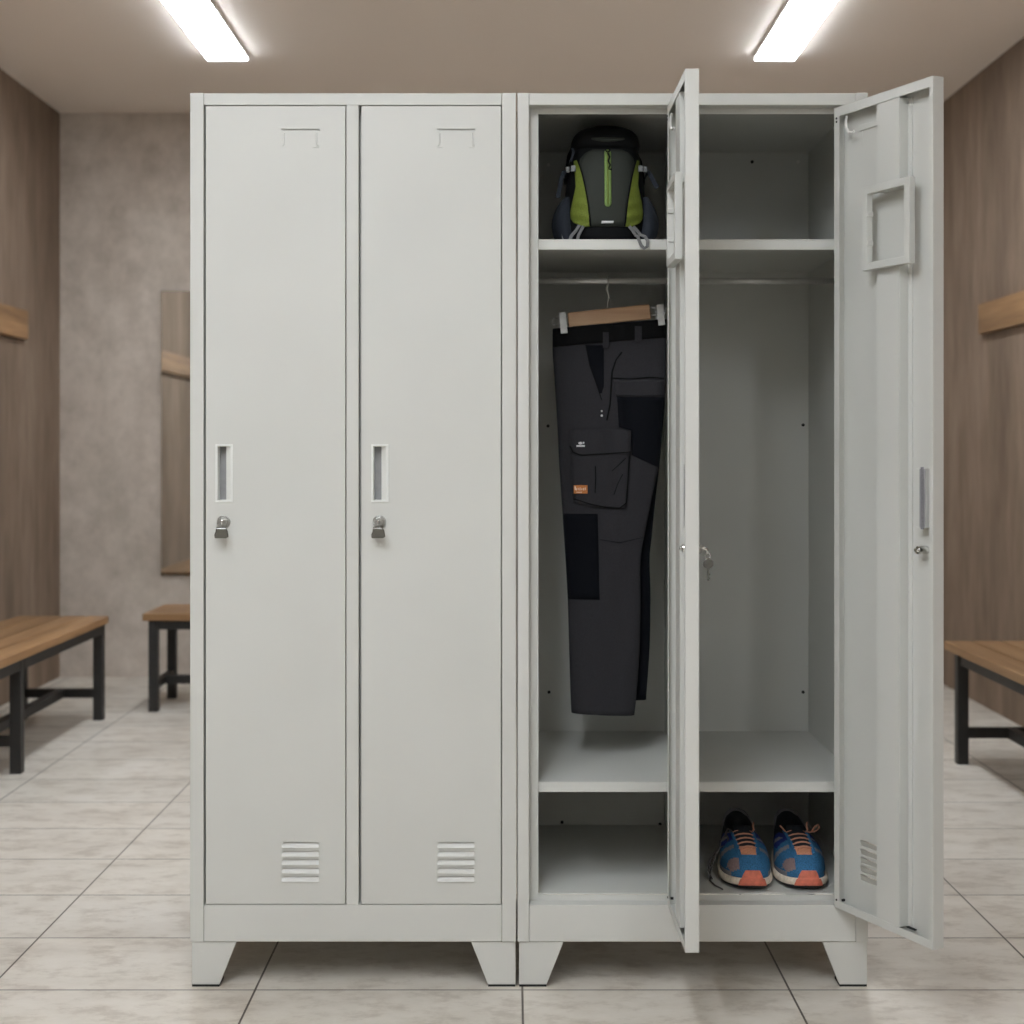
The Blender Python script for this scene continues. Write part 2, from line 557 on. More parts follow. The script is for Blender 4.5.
def make_door(parent, loc, rz, dz=0.0, dl=0.0, W=DW):
    """hinge inner edge at the origin, door runs to -x, outside face at y=-DT"""
    H, t, s = DH, DT, .0016
    mb = MB()
    # measures on the front
    zt = lambda py: Z(py)-DZ0
    lx0, lx1 = -.128, -.0535
    lh = louver_holes(lx0, lx1, zt(842.5)+dl)
    hx0, hx1, hz0, hz1 = -W+.0235, -W+.0505, zt(500.5)+dz, zt(446)+dz
    cx0, cx1 = -.129, -.052
    slot = (cx0, cx1, zt(131.2), zt(128.8))
    holes = lh + [(hx0, hx1, hz0, hz1), slot]
    mb.plate(-W, 0, 0, H, -t, -t+s, holes)
    # folded edges
    mb.box(-W, -W+s, -t+s, 0, 0, H)
    mb.box(-s, 0, -t+s, 0, 0, H)
    mb.box(-W+s, -s, -t+s, 0, 0, s)
    mb.box(-W+s, -s, -t+s, 0, H-s, H)
    # inside return flanges
    mb.plate(-W+s, -s, s, H-s, -s, 0, [(-W+.010, -.016, .015, H-.019)])
    # stiffening channel and lock strip on the inside
    fz0, fz1 = 1.434-DZ0, 1.596-DZ0
    mb.box(-.190, -.126, -t+s, -.0018, .0145, fz0+.012)
    mb.box(-.190, -.126, -t+s, -.0018, fz1-.012, H-.0185)
    mb.box(-.2035, -.1965, -t+s, -t+.0045, .0155, H-.0195)
    # louver blades: deep at the top, flush at the bottom of each slot
    for (a, b, z0, z1) in lh:
        v = [mb.bm.verts.new(p) for p in ((a, -t-.0022, z0), (b, -t-.0022, z0), (b, -t+.0045, z1), (a, -t+.0045, z1))]
        mb.face(v)
        w = [mb.bm.verts.new(p) for p in ((a, -t-.0015, z0-.0006), (b, -t-.0015, z0-.0006), (b, -t+.0053, z1), (a, -t+.0053, z1))]
        mb.face(w[::-1])
        mb.face([v[0], v[1], w[1], w[0]])
    # label slot back
    mb.box(slot[0]-.002, slot[1]+.002, -t+.0035, -t+.0045, slot[2]-.003, slot[3]+.003)
    door = mb.build('door', M['paint'], parent, .0009, 2, loc)
    door.rotation_euler = (0, 0, rz)
    # label holder embossed on the outside
    zb = zt(146.5)
    for sx, x in ((1, cx0+.006), (-1, cx1-.006)):
        m = MB()
        m.tube([(x, -t+.0004, zt(133)), (x, -t+.0002, zt(140)), (x-sx*.001, -t+.0004, zb+.003), (x-sx*.005, -t+.0004, zb+.001)], .0017, 8)
        m.box(x-.007, x+.005, -t-.0016, -t+.0005, zb-.0022, zb+.0004)
        m.build('label_bracket', M['paint'], door)
    # recessed handle
    m = MB()
    bx0, bx1, bz0, bz1 = hx0-.0036, hx1+.0042, hz0-.0036, hz1+.0036
    m.plate(bx0, bx1, bz0, bz1, -t-.0022, -t-.0001, [(hx0+.0005, hx1-.0005, hz0+.0005, hz1-.0005)])
    d = .0215
    xm = hx0+(hx1-hx0)*.60
    m.box(hx0+.0003, hx0+.0011, -t, -t+d, hz0+.0003, hz1-.0003)
    m.prism([(hx1-.0003, -t-.0012), (xm, -t+.0075), (xm, -t+d), (xm+.001, -t+d), (xm+.001, -t+.009), (hx1-.0003, -t+.001)], 'z', hz0+.0003, hz1-.0003)
    m.box(hx0+.001, hx1-.0003, -t, -t+d, hz0+.0003, hz0+.0011)
    m.box(hx0+.001, hx1-.0003, -t, -t+d, hz1-.0011, hz1-.0003)
    m.mi = 1
    m.plate(hx0+.0003, xm, hz0+.0003, hz1-.0003, -t+d, -t+d+.001)
    m.build('handle', [M['handle'], M['handle_grey']], door, .0006)
    # narrow slot of the handle seen from inside
    m = MB()
    m.box(hx0+.004, hx0+.012, -t+d+.0011, -t+d+.0019, hz0-.003, hz1+.003)
    m.build('handle_slot', M['shoe_grey'], door)
    # lock: escutcheon, barrel and inside nut
    lz, lxx = zt(522)+dz, -W+.036
    m = MB()
    m.cyl((lxx, 0, lz), 'y', .0132, -t-.0035, -t-.0002, 28, .0138)
    m.cyl((lxx, 0, lz), 'y', .0092, -t-.008, -t-.0034, 24, .0102)
    m.cyl((lxx, 0, lz), 'y', .0068, -t-.0105, -t-.0079, 20)
    for k in range(6):
        a = k*PI/3+.3
        m.ball((lxx+math.cos(a)*.0112, -t-.0042, lz+math.sin(a)*.0112), .0019, 8)
    m.build('lock', M['lock_metal'], door, .0005)
    m = MB()
    m.cyl((lxx+.006, 0, lz+.001), 'y', .0075, -t+.0017, .000, 20)
    m.cyl((lxx+.006, 0, lz+.001), 'y', .0045, .000, .005, 6)
    m.build('lock_nut', M['chrome'], door, .0005)
    # hook near the hinge, top inside
    m = MB()
    hz = H-.022
    m.tube([(-.032, -.006, hz), (-.033, -.003, hz-.010), (-.035, -.002, hz-.024), (-.041, -.003, hz-.034), (-.050, -.006, hz-.036), (-.054, -.007, hz-.033)], .0027, 10)
    m.build('hook', M['lamp_body'], door)
    # picture frame shaped pocket on the channel
    fx0, fx1 = -.234, -.100
    m = MB()
    m.plate(fx0, fx1, fz0, fz1, -.0015, .0130, [(fx0+.0145, fx1-.0145, fz0+.0145, fz1-.0145)])
    for z in (fz1-.058, fz0+.048):
        m.box(fx1-.0175, fx1-.0143, -.001, .0134, z, z+.010)
    m.build('card_frame', M['paint'], door, .0012)
    # hinge pins and bolts
    for z in (.016, H-.022, H-.029):
        m = MB().cyl((-.008, 0, z), 'y', .0022, -.0005, .0012, 10)
        m.build('hinge_pin', M['dark'], door)
    MB().box(-.022, -.018, -.010, -.004, .0155, .020).build('lower_bolt', M['dark'], door)
    MB().box(-.220, -.198, -.018, -.012, .0151, .0171).build('drain_slot', M['dark'], door)
    return door

def foot(parent, x0, x1, inner, y_front, y_back, name='foot'):
    """trapezoid sheet foot; inner is the side that slants"""
    zt, zb = ZB-.0008, .0045
    W, B = .0895, .0555
    mb = MB()
    if inner > 0:
        poly = [(x0, zb), (x0+B, zb), (x0+W, zt), (x0, zt)]
        xs = (x0, x0+.0022)
    else:
        poly = [(x1-B, zb), (x1, zb), (x1, zt), (x1-W, zt)]
        xs = (x1-.0022, x1)
    mb.prism(poly, 'y', y_front, y_front+.002)
    d = 1 if y_back > y_front else -1
    yy = y_front+.002 if d > 0 else y_front
    poly2 = [(yy, zb), (yy+d*.05, zb), (yy+d*.075, zt), (yy, zt)]
    mb.prism(poly2, 'x', xs[0], xs[1])
    # turned lip along the slant gives the sheet its depth
    if inner > 0: lip = [(x0+B-.001, zb), (x0+B, zb), (x0+W, zt), (x0+W-.001, zt)]
    else: lip = [(x1-B, zb), (x1-B+.001, zb), (x1-W+.001, zt), (x1-W, zt)]
    mb.prism(lip, 'y', yy, yy+d*.018)
    f = mb.build(name, M['paint'], parent, .0006)
    p = MB()
    a, b = (x0, x0+B) if inner > 0 else (x1-B, x1)
    p.box(a+.0005, b-.0005, y_front+(.0005 if d > 0 else -.045), y_front+(.047 if d > 0 else .0015), 0, .0044)
    p.build('foot_pad', M['dark'], f)
    return f

def make_locker(label, xa, xb, stiles, openings, group):
    """stiles/openings in x metres"""
    r = empty('locker', ((xa+xb)/2, DEP/2, 0))
    ox, oy = r.location.x, r.location.y
    def B(mb, name, mat=M['paint'], bev=.001):
        mb.move(Matrix.Translation((-ox, -oy, 0)))
        return mb.build(name, mat, r, bev)
    s = .0025
    # front frame
    mb = MB()
    (la, lb), (ra, rb) = stiles[0], stiles[-1]
    mb.box(la, lb, 0, .03, ZB, LT)
    mb.box(ra, rb, 0, .03, ZB, LT)
    mb.box(lb+.0006, ra-.0006, .0004, .03, Z(105), LT-.0008)
    mb.box(lb+.0006, ra-.0006, .0004, .03, ZB+.0004, Z(905))
    for (a, b) in stiles[1:-1]:
        mb.box(a, b, .0006, .03, Z(905)+.0002, Z(105)-.0002)
    B(mb, 'front_frame', bev=.0012)
    # shell
    mb = MB()
    mb.box(xa, xa+s, .0302, DEP, ZB, LT)
    mb.box(xb-s, xb, .0302, DEP, ZB, LT)
    mb.box(xa+s, xb-s, DEP-s, DEP, ZB, LT)
    mb.box(xa+s, xb-s, .0302, DEP-s, LT-s, LT)
    mb.box(xa+s, xb-s, .0302, DEP-s, .178, .180)
    B(mb, 'body')
    # set back door stops
    mb = MB()
    for (a, b, ja, jb) in openings:
        mb.plate(a-.006, b+.006, Z(905)-.004, Z(105)+.004, .0305, .0345,
                 [(a+ja, b-jb, Z(895.5, .03), Z(114, .03))])
        mb.plate(a+ja, b-jb, Z(898, .03), Z(895.5, .03)+.0015, .0302, .0308)
    B(mb, 'door_stop', bev=.0008)
    for inner, xx in ((1, xa+.003), (-1, xb-.001)):
        f = foot(r, (xx if inner > 0 else 0)-ox, (xx if inner < 0 else 0)-ox, inner, .0028-oy, 1)
        f = foot(r, (xx if inner > 0 else 0)-ox, (xx if inner < 0 else 0)-ox, inner, DEP-.003-oy, -1)
    tag(r, label, 'locker', group)
    return r, ox, oy, B

# left unit, doors closed
la, lb = X(190), X(516)
L1, lox, loy, LB = make_locker('grey steel two-door locker unit with both doors shut', la, lb,
    [(la, X(203.6)), (X(346.3), X(358.6)), (X(502), lb)],
    [(X(203.6), X(346.3), .012, .012), (X(358.6), X(502), .012, .012)], 'two door grey steel lockers')
MBd = MB().box((X(346.3)+X(358.6))/2-.001, (X(346.3)+X(358.6))/2+.001, .036, DEP-.003, .181, LT-.003)
LB(MBd, 'divider')
def place_door(r, ox, oy, hx, y, ang, dz=0.0, dl=0.0, W=DW, sag=0.0):
    d = make_door(r, (hx-ox, y-oy, DZ0+sag), math.radians(ang), dz, dl, W)
    return d
dA = place_door(L1, lox, loy, X(345.3), DT+.0008, 0, W=.281)
dB = place_door(L1, lox, loy, X(501), DT+.0008, 0, W=.281)

# right unit, doors open
ra, rb = X(517.6), X(868)
R1, rox, roy, RB = make_locker('grey steel two-door locker unit standing open, holding a backpack, trousers and shoes', ra, rb,
    [(ra, X(529)), (.3425, .3745), (X(856), rb)],
    [(X(529), .3425, .0195, .0), (.3745, X(856), .006, .036)], 'two door grey steel lockers')
DIVX = .3675
RB(MB().box(DIVX-.001, DIVX+.001, .036, DEP-.003, .181, LT-.003), 'divider')
# narrow corner posts, back stiffener
mb = MB()
mb.box(rb-.030, rb-.0028, .10, .125, .181, LT-.003)
RB(mb, 'side_post')
for (x0, x1) in ((ra+.003, DIVX-.0015), (DIVX+.0015, rb-.003)):
    for (zt_, zl) in ((Z(238.8, .03), Z(249.2, .03)), (Z(782.3, .03), Z(792.8, .03))):
        mb = MB()
        mb.box(x0, x1, .036, DEP-.003, zt_-.002, zt_)
        mb.box(x0, x1, .036, .0385, zl, zt_-.0021)
        mb.box(x0, x1, .039, .055, zl, zl+.0015)
        RB(mb, 'shelf', bev=.001)
    mb = MB().cyl((0, .262, 1.452), 'x', .0068, x0+.001, x1-.001, 20)
    RB(mb, 'hanging_rod', M['rod'], 0)
    for xx in ((x0+.001, x0+.004), (x1-.004, x1-.001)):
        mb = MB().cyl((0, .262, 1.452), 'x', .013, xx[0], xx[1], 16)
        mb.box(xx[0], xx[1], .255, .269, 1.452, Z(238.8, .03)-.0025)
        RB(mb, 'rod_bracket', M['paint'], 0)
for (px, py, mt) in ((752, 162, 'dark'), (798, 162, 'lamp_body'), (812, 425, 'dark'), (812, 692, 'dark'), (548.5, 165, 'lamp_body'),
                     (548, 426, 'dark'), (549, 692, 'dark'), (562, 822, 'dark'), (660, 824, 'dark')):
    y = DEP-.0025
    px2 = min(px, 803)
    mb = MB().cyl((X(px2, y), 0, Z(py, y)), 'y', .0038, y-.003, y-.0002, 12)
    RB(mb, 'rivet', M[mt], 0)
dC = place_door(R1, rox, roy, .3125, 0.0, 90.4, -.038, .021)
dD = place_door(R1, rox, roy, .648, -.001, 116.2, -.038, .021, sag=-.005)

# keys
def key_tab(door, label):
    """key with a folding head, in the lock of a closed door"""
    w = Vector((-.281+.036, -DT, Z(522)-DZ0))
    px_ = door.parent.location + door.location + w
    r = empty('key', px_)
    MB().box(-.0017, .0017, -.021, -.0106, -.0045, .0045).build('blade', M['chrome'], r, .0006)
    m = MB()
    m.tube([(-.0105, -.019, -.0045), (.0095, -.019, -.0045)], .0032, 10)
    m.prism([(-.0105, -.003), (.0095, -.003), (.0125, -.009), (.0140, -.021), (.009, -.0235), (-.0135, -.0235), (-.0140, -.016), (-.0115, -.010)], 'y', -.0225, -.0165)
    m.move(Matrix.Translation((0, -.004, -.006)) @ Matrix.Rotation(.10, 4, 'X'))
    m.build('head', M['nickel'], r, .0014)
    tag(r, label, 'key', 'locker keys')
key_tab(dA, 'small chrome key with folded head in the leftmost closed locker door')
key_tab(dB, 'small chrome key with folded head in the closed door next to the open locker')
# hanging key on the half edge-on door
lk = Vector((.3125+DT+.0105, -DW+.036, Z(522)-.038))
lk.x -= .0035
k = empty('key', lk)
m = MB()
m.tube([(0, 0, .001), (.009, 0, .002), (.014, 0, -.001), (.0155, 0, -.008)], .0030, 10)
m.build('blade', M['chrome'], k)
ring = [(.0155+math.sin(a)*.005, math.sin(a)*.002, -.012+math.cos(a)*.0055) for a in (2*PI*i/16 for i in range(17))]
MB().tube(ring, .0011, 8).build('key_ring', M['chrome'], k)
m = MB()
hp = [(.0165+math.cos(a)*.0098, -.027+math.sin(a)*.0092) for a in (2*PI*i/20 for i in range(20))]
m.prism(hp, 'y', -.001, .001)
m.box(.0143, .0182, -.001, .001, -.058, -.035)
m.box(.0182, .0196, -.001, .001, -.055, -.052)
m.box(.0182, .0196, -.001, .001, -.048, -.045)
m.build('spare_key', M['nickel'], k, .0004)
tag(k, 'chrome key and ring hanging from the half-edge-on open locker door in the middle', 'key', 'locker keys')

# ---------------------------------------------------------------- backpack
def build_backpack():
    zsh = Z(238.8, .03)
    yc = .215
    r = empty('backpack', (.2, yc, zsh+.0005))
    ox, oz = r.location.x, r.location.z
    dep = 3.01
    px = lambda p: (p-607.0)*dep/F
    pz = lambda p: CAMZ-(p-HOR)*dep/F-oz
    H = .258
    tab = [(0, .070, .070), (.02, .082, .083), (.10, .088, .096), (.30, .088, .104), (.5, .084, .102), (.7, .078, .094), (.86, .068, .082), (.95, .054, .066), (1.0, .030, .040)]
    n = 2.7
    def dims(z):
        return hermite(tab, max(0, min(1, z/H)))
    def front(x, z):
        hw, hd = dims(z)
        u = min(.985, abs(x)/hw)
        return -hd*(1-u**n)**(1/n)
    # body
    rings = []
    for i in range(41):
        z = H*i/40
        hw, hd = dims(z)
        ring = []
        for k in range(48):
            a = 2*PI*k/48
            c, s_ = math.cos(a), math.sin(a)
            ring.append((hw*math.copysign(abs(c)**(2/n), c), hd*math.copysign(abs(s_)**(2/n), s_), z))
        rings.append(ring)
    mb = MB(); mb.rings(rings); mb.build('body', M['pack_black'], r)
    # lid
    rings = []
    for i in range(15):
        t = i/14
        z = pz(147)+t*(pz(119)-pz(147))
        sc_ = [(0, .84), (.12, .99), (.5, 1.0), (.8, .82), (1, .42)]
        f = hermite(sc_, t)[0]
        rings.append([(.072*f*math.copysign(abs(math.cos(a))**.75, math.cos(a)), -.008+.088*f*math.copysign(abs(math.sin(a))**.75, math.sin(a)), z) for a in (2*PI*k/40 for k in range(40))])
    mb = MB(); mb.rings(rings)
    lid = mb.build('lid', M['pack_black'], r)
    mb = MB()
    mb.tube([(px(591)+i*(px(624)-px(591))/12, -.094-.004*math.sin(PI*i/12), pz(137.5)-.003*math.sin(PI*i/12)) for i in range(13)], [.002+.003*math.sin(PI*i/12) for i in range(13)], 8)
    mb.build('lid_fold', M['pack_dark'], lid)
    # front panel
    rows = [(pz(a), px(b), px(c)) for a, b, c in
            ((148, 592, 622), (151, 585, 629), (156, 580, 634), (162, 578.5, 635.5), (172, 580.5, 633.5), (182, 583, 631.5), (192, 585, 629.5), (202, 586.5, 627.5), (212, 588, 626), (220, 589, 625), (226, 590, 624))]
    mb = MB(); mb.patch(rows, front, 12, .004, .006)
    fp = mb.build('front_panel', M['pack_dark'], r)
    # green side wedges with gathers, black piping
    gl = ((157, 573.8, 577.2), (165, 574, 579.6), (174, 575, 582), (184, 575.5, 584), (193, 573.6, 585.7), (201, 571.6, 587), (209, 570.2, 588), (216, 570.4, 588.8), (221, 573.5, 589.2), (226, 583, 589.8))
    for sgn in (1, -1):
        rr = []
        dense = [157+69*i/28 for i in range(29)]
        for q in dense:
            a, b = interp(gl, q)
            xa_, xb_ = px(a), px(b)
            if sgn < 0: xa_, xb_ = -xb_, -xa_
            rr.append((pz(q), xa_, xb_))
        def fr2(x, z):
            w = .0022*math.sin(z*260+x*90*sgn)*max(0, min(1, (pz(190)-z)/.03))
            return front(x, z)+w
        mb = MB(); mb.patch(rr, fr2, 8, .0055, .007)
        mb.build('side_gusset', M['pack_green'], r)
        pp = [(q_[2] if sgn > 0 else q_[1], fr2(q_[2] if sgn > 0 else q_[1], q_[0])-.006, q_[0]) for q_ in rr]
        mb = MB(); mb.tube(pp, .0016, 8); mb.build('piping', M['seam'], r)
    # zip
    rz = []
    for q in [148.5+3.4*(1-math.cos(PI/2*i/6)) for i in range(7)]+[155+4*i for i in range(12)]+[203.6+3.4*math.sin(PI/2*i/6) for i in range(7)]:
        hw_ = 3.4*math.sqrt(max(.01, 1-max(0, (151.9-q)/3.4, (q-203.6)/3.4)**2))
        rz.append((pz(q), px(607-hw_), px(607+hw_)))
    mb = MB(); mb.patch(rz, front, 4, .0075, .004)
    zp = mb.build('zip', M['pack_zip'], r)
    mb = MB()
    mb.tube([(0, front(0, pz(150+5*i))-.0085, pz(150+5*i)) for i in range(12)], .0011, 6)
    mb.build('zip_teeth', M['pack_green'], zp)
    mb = MB()
    y0 = front(0, pz(160))-.0105
    mb.tube([(math.sin(a)*.0042, y0, pz(150)+math.cos(a)*.0042) for a in (2*PI*i/14 for i in range(15))], .0013, 8)
    mb.tube([(0, y0, pz(153)), (.004, y0, pz(157)), (.001, y0, pz(161)), (.005, y0, pz(165)), (.001, y0, pz(169)), (.008, y0-.001, pz(169.5))], .0019, 8)
    mb.build('zip_pull', M['seam'], zp)
    # small reflective bar
    mb = MB()
    mb.patch([(pz(221), px(601), px(613)), (pz(223.4), px(600.4), px(612.6))], front, 6, .0065, .002)
    mb.build('reflective_bar', M['white_print'], r)
    # side mesh pockets
    for sgn in (-1, 1):
        rings = []
        for i in range(13):
            t = i/12
            z = .008+t*.098
            w = .026*math.sin(PI*(.18+.76*t))**.6
            cx = sgn*(.083+.006*math.sin(PI*t))
            rings.append([(cx+w*math.cos(a), -.018+.062*math.sin(a)*(1-.2*t), z) for a in (2*PI*k/24 for k in range(24))])
        mb = MB(); mb.rings(rings)
        mb.build('side_pocket', M['pack_grey'], r)
        # compression strap with buckle and dangling end
        mb = MB()
        zz = pz(166)
        mb.ribbon([(sgn*.068, -.075, zz), (sgn*.080, -.058, zz), (sgn*.089, -.03, zz), (sgn*.090, .02, zz)], .007, .002, (0, 0, 1))
        if sgn < 0:
            mb.ribbon([(-.088, -.05, zz), (-.096, -.058, pz(175)), (-.099, -.060, pz(185)), (-.103, -.058, pz(194))], .009, .002, (1, 0, 0))
            mb.ribbon([(-.076, -.07, pz(158)), (-.070, -.075, pz(149)), (-.073, -.072, pz(145))], .005, .002, (1, 0, 0))
        else:
            mb.ribbon([(.088, -.05, zz), (.095, -.058, pz(172)), (.102, -.060, pz(179)), (.108, -.058, pz(184))], .009, .002, (1, 0, 0.5))
        mb.build('compression_strap', M['pack_grey'], r)
        mb = MB()
        mb.box(sgn*.071-.005, sgn*.071+.005, -.083, -.076, zz-.007, zz+.006)
        mb.box(sgn*.082-.004, sgn*.082+.004, -.070, -.063, zz-.006, zz+.006)
        mb.build('buckle', M['buckle'], r, .0015)
        # shoulder strap behind
        mb = MB()
        mb.ribbon([(sgn*.055, .075, .235), (sgn*.072, .055, .225), (sgn*.080, .02, .19), (sgn*.084, .0, .15)], .02, .006, (0, 1, 0))
        mb.build('shoulder_strap', M['pack_black'], r)
    # webbing hanging from the bottom
    yb = -.088
    mb = MB()
    mb.ribbon([(px(579), front(px(579), .03)-.006, pz(224)), (px(575), -.105, pz(231)), (px(570.5), -.108, pz(236)), (px(568), -.11, .0015)], .0065, .0022, (1, 0, 0))
    mb.ribbon([(px(583), front(px(583), .03)-.006, pz(225)), (px(580), -.107, pz(231)), (px(577.5), -.110, pz(236)), (px(576), -.112, .0015)], .0065, .0022, (1, 0, 0))
    mb.ribbon([(px(561), -.06, pz(222)), (px(562), -.07, pz(230)), (px(563), -.075, pz(238))], .004, .0022, (1, 0, 0))
    mb.build('webbing', M['webbing'], r)
    mb = MB()
    # loop that drops over the shelf edge (front of the lip is .1785 before the pack centre)
    yl = -.1845
    loop = [(px(629), front(px(627), .03)-.006, pz(226)), (px(631), -.12, pz(231)), (px(633), -.15, .012), (px(634), -.178, .005), (px(635), yl, -.004), (px(637), yl-.001, -.014), (px(640), yl-.001, -.020), (px(643), yl-.001, -.016), (px(643.5), yl, -.005), (px(641), -.178, .005), (px(638), -.15, .012), (px(635), -.12, pz(231)), (px(633), front(px(627), .03)-.004, pz(226))]
    mb.ribbon(loop, .0065, .0022, (.75, 0, .66))
    mb.build('webbing_loop', M['webbing'], r)
    tag(r, 'black, dark grey and lime green backpack on the top shelf of the open locker', 'backpack')
build_backpack()

# ---------------------------------------------------------------- clothes hanger
HY = .262
def build_hanger():
    z0 = 1.452
    r = empty('clothes_hanger', (X(608, HY), HY, z0))
    ox = r.location.x
    P = lambda px, py: (X(px, HY)-ox, 0, Z(py, HY)-z0)
    ang = math.atan2(-(311.5-320), (650-568))
    # wooden bar
    c = Vector(P(609, 316))
    mb = MB().box(-.0905, .0905, -.008, .008, -.0165, .0165)
    mb.move(Matrix.Translation(c) @ Matrix.Rotation(-ang, 4, 'Y'))
    mb.build('bar', M['hanger_wood'], r, .003)
    # metal wires out of both ends
    d = Vector((math.cos(ang), 0, math.sin(ang))); u = Vector((-math.sin(ang), 0, math.cos(ang)))
    for s in (-1, 1):
        mb = MB()
        for v in (.008, -.008):
            mb.tube([c+d*s*.088+u*v, c+d*s*.118+u*v], .0016, 8)
        e = c+d*s*.118
        mb.tube([e+u*.008, e+d*s*.005+u*.006, e+d*s*.008, e+d*s*.005-u*.006, e-u*.008], .0016, 8)
        mb.build('wire', M['steel'], r)
    # hook
    pts = [c+u*.012, c+u*.032]
    pts += [Vector(P(609.5, 298))]
    pts += [Vector(P(607.5, 291)), Vector((-.004, -.006, -.018))]
    a0 = [(-.0005, -.0095, -.008), (0, -.010, .0), (0, -.008, .007), (0, 0, .0102), (0, .008, .007), (0, .010, 0), (0, .009, -.007)]
    pts += [Vector(p) for p in a0]
    MB().tube(pts, .0021, 10).build('hook', M['steel'], r)
    # clips
    for s, px, py in ((-1, 563, 323.5), (1, 660, 315.5)):
        mb = MB()
        cc = Vector(P(px, py))
        mb.box(-.0075, .0075, -.0175, -.0148, -.023, .023)
        mb.box(-.0075, .0075, .030, .033, -.023, .023)
        mb.tube([(-.007, -.0148, .006), (.007, -.0148, .006)], .003, 8)
        mb.box(-.006, .006, -.015, .0305, .014, .019)
        mb.move(Matrix.Translation(cc) @ Matrix.Rotation(-ang-.05*0, 4, 'Y'))
        mb.build('clip', M['clip'], r, .001)
    tag(r, 'wooden trouser hanger with metal clips hanging on the rod', 'clothes hanger')
build_hanger()

# ---------------------------------------------------------------- trousers
def build_trousers():
    yc = .277
    r = empty('trousers', (X(608, yc), yc, Z(717, yc)))
    ox, oz = r.location.x, r.location.z
    yd = .245
    px = lambda p: X(p, yd)-ox
    pz = lambda p: Z(p, yd)-oz
    tabF = [(324, 553, 668), (334, 553, 668), (350, 553, 668), (380, 555, 667), (420, 557.5, 665), (460, 559.5, 661), (500, 562, 653), (530, 564, 647), (560, 566, 642), (600, 568.2, 642), (650, 569.7, 641), (700, 571.2, 637.5), (716, 572, 635.5)]
    tab = [(-a, b, c) for a, b, c in tabF][::-1]
    def span(z):
        q = HOR-(z+oz-CAMZ)*F/(yd-CAMY)
        a, b = hermite(tab, -q)
        return px(a), px(b), q
    n = 2.4
    def front(x, z):
        a, b, q = span(z)
        hw, cx = (b-a)/2, (a+b)/2
        u = min(.99, abs(x-cx)/hw)
        thick = .020+.004*math.sin(q*.02)
        wr = .0030*math.sin(x*60+q*.035)+.0018*math.sin(q*.11+x*90)+.0024*math.sin(q*.055-x*120)+.0026*math.exp(-((q-545)/9)**2)*math.sin(x*70)-.0022*math.exp(-((q-553-x*60)/4)**2)
        return -thick*(1-u**n)**(1/n)-wr*(1-u)-.004
    def clothleg(tabrows, y_off, hd, tilt=True):
        rings = []
        for (z, a, b, fr_) in tabrows:
            hw, cx = (b-a)/2, (a+b)/2
            ring = []
            K = 40
            for k in range(K):
                t = 2*PI*k/K
                c, s_ = math.cos(t), math.sin(t)
                x = cx+hw*math.copysign(abs(c)**(2/n), c)
                if s_ < 0 and fr_: y = fr_(x, z)
                elif s_ < 0: y = -hd*abs(s_)**(2/n)
                else: y = hd*.8*abs(s_)**(2/n)
                ring.append((x, y+y_off, z))
            rings.append(ring)
        mb = MB(); mb.rings(rings)
        return mb
    rows = []
    for i in range(70):
        q = 716-(716-323.5)*i/69
        z = pz(q)
        a, b, _ = span(z)
        rows.append((z, a, b, front))
    mb = clothleg(rows, 0, .008)
    # slope the top with the hanger, ragged hem
    for v in mb.bm.verts:
        w = max(0, 1-(pz(323)-v.co.z)/.10)
        v.co.z += w*(v.co.x*.085+.001)
        w2 = max(0, 1-v.co.z/.03)
        v.co.z -= w2*.004*(v.co.x/.08)
    mb.build('front_leg', M['charcoal'], r)
    # back leg, a little longer to the right
    tabB = [(340, 560, 667), (400, 562, 666), (450, 566, 663.5), (500, 570, 658), (540, 574, 654), (560, 576, 652), (600, 580, 653), (650, 582, 652), (704, 586, 648.5)]
    tb = [(-a, b, c) for a, b, c in tabB][::-1]
    rows = []
    for i in range(50):
        q = 704-(704-340)*i/49
        z = pz(q)
        a, b = hermite(tb, -q)
        rows.append((z, px(a), px(b), None))
    mb = clothleg(rows, .0235, .012)
    mb.build('back_leg', M['navyblack'], r)
    def P(name, rws, mat, off=.002, th=.003, nc=8, label=None, parent=None, sub=4):
        rr = []
        for (q0, a0, b0), (q1, a1, b1) in zip(rws, rws[1:]):
            for k in range(sub):
                f = k/sub
                rr.append((pz(q0+(q1-q0)*f), px(a0+(a1-a0)*f), px(b0+(b1-b0)*f)))
        q, a, b = rws[-1]
        rr.append((pz(q), px(a), px(b)))
        mb = MB(); mb.patch(rr, front, nc, off, th)
        o = mb.build(name, mat, parent or r)
        if label: o['label'] = label
        return o
    # waistband follows the slope
    mb = MB()
    rr = []
    for i in range(7):
        rr.append((pz(324.2+3*i), px(553.2), px(667.5)))
    mb.patch(rr, front, 24, .0025, .004)
    for v in mb.bm.verts:
        v.co.z += v.co.x*.085+.001
    mb.build('waistband', M['seam'], r)
    for (a, b, q0, q1) in ((603, 609, 332, 348), (635, 642, 326, 342)):
        mb = MB()
        mb.patch([(pz(q0+(q1-q0)*i/5), px(a), px(b)) for i in range(6)], front, 3, .0062, .0025)
        mb.build('belt_loop', M['charcoal'], r, .0004)
    bl = M['navyblack']
    P('black_inset', [(345, 586, 604), (360, 589, 604), (375, 593, 604), (386, 597, 604), (393, 600, 602)], bl, .0018, .0025)
    P('black_inset', [(397, 617, 666), (412, 618, 665), (427, 619, 664), (430, 631, 663.5), (455, 632, 661.5), (461, 645, 660.5), (467, 658, 660)], bl, .0018, .0025)
    P('knee_patch', [(514, 563.8, 598), (540, 565.2, 598.6), (570, 566.8, 599.2), (600, 568.6, 599.8)], bl, .0022, .0028)
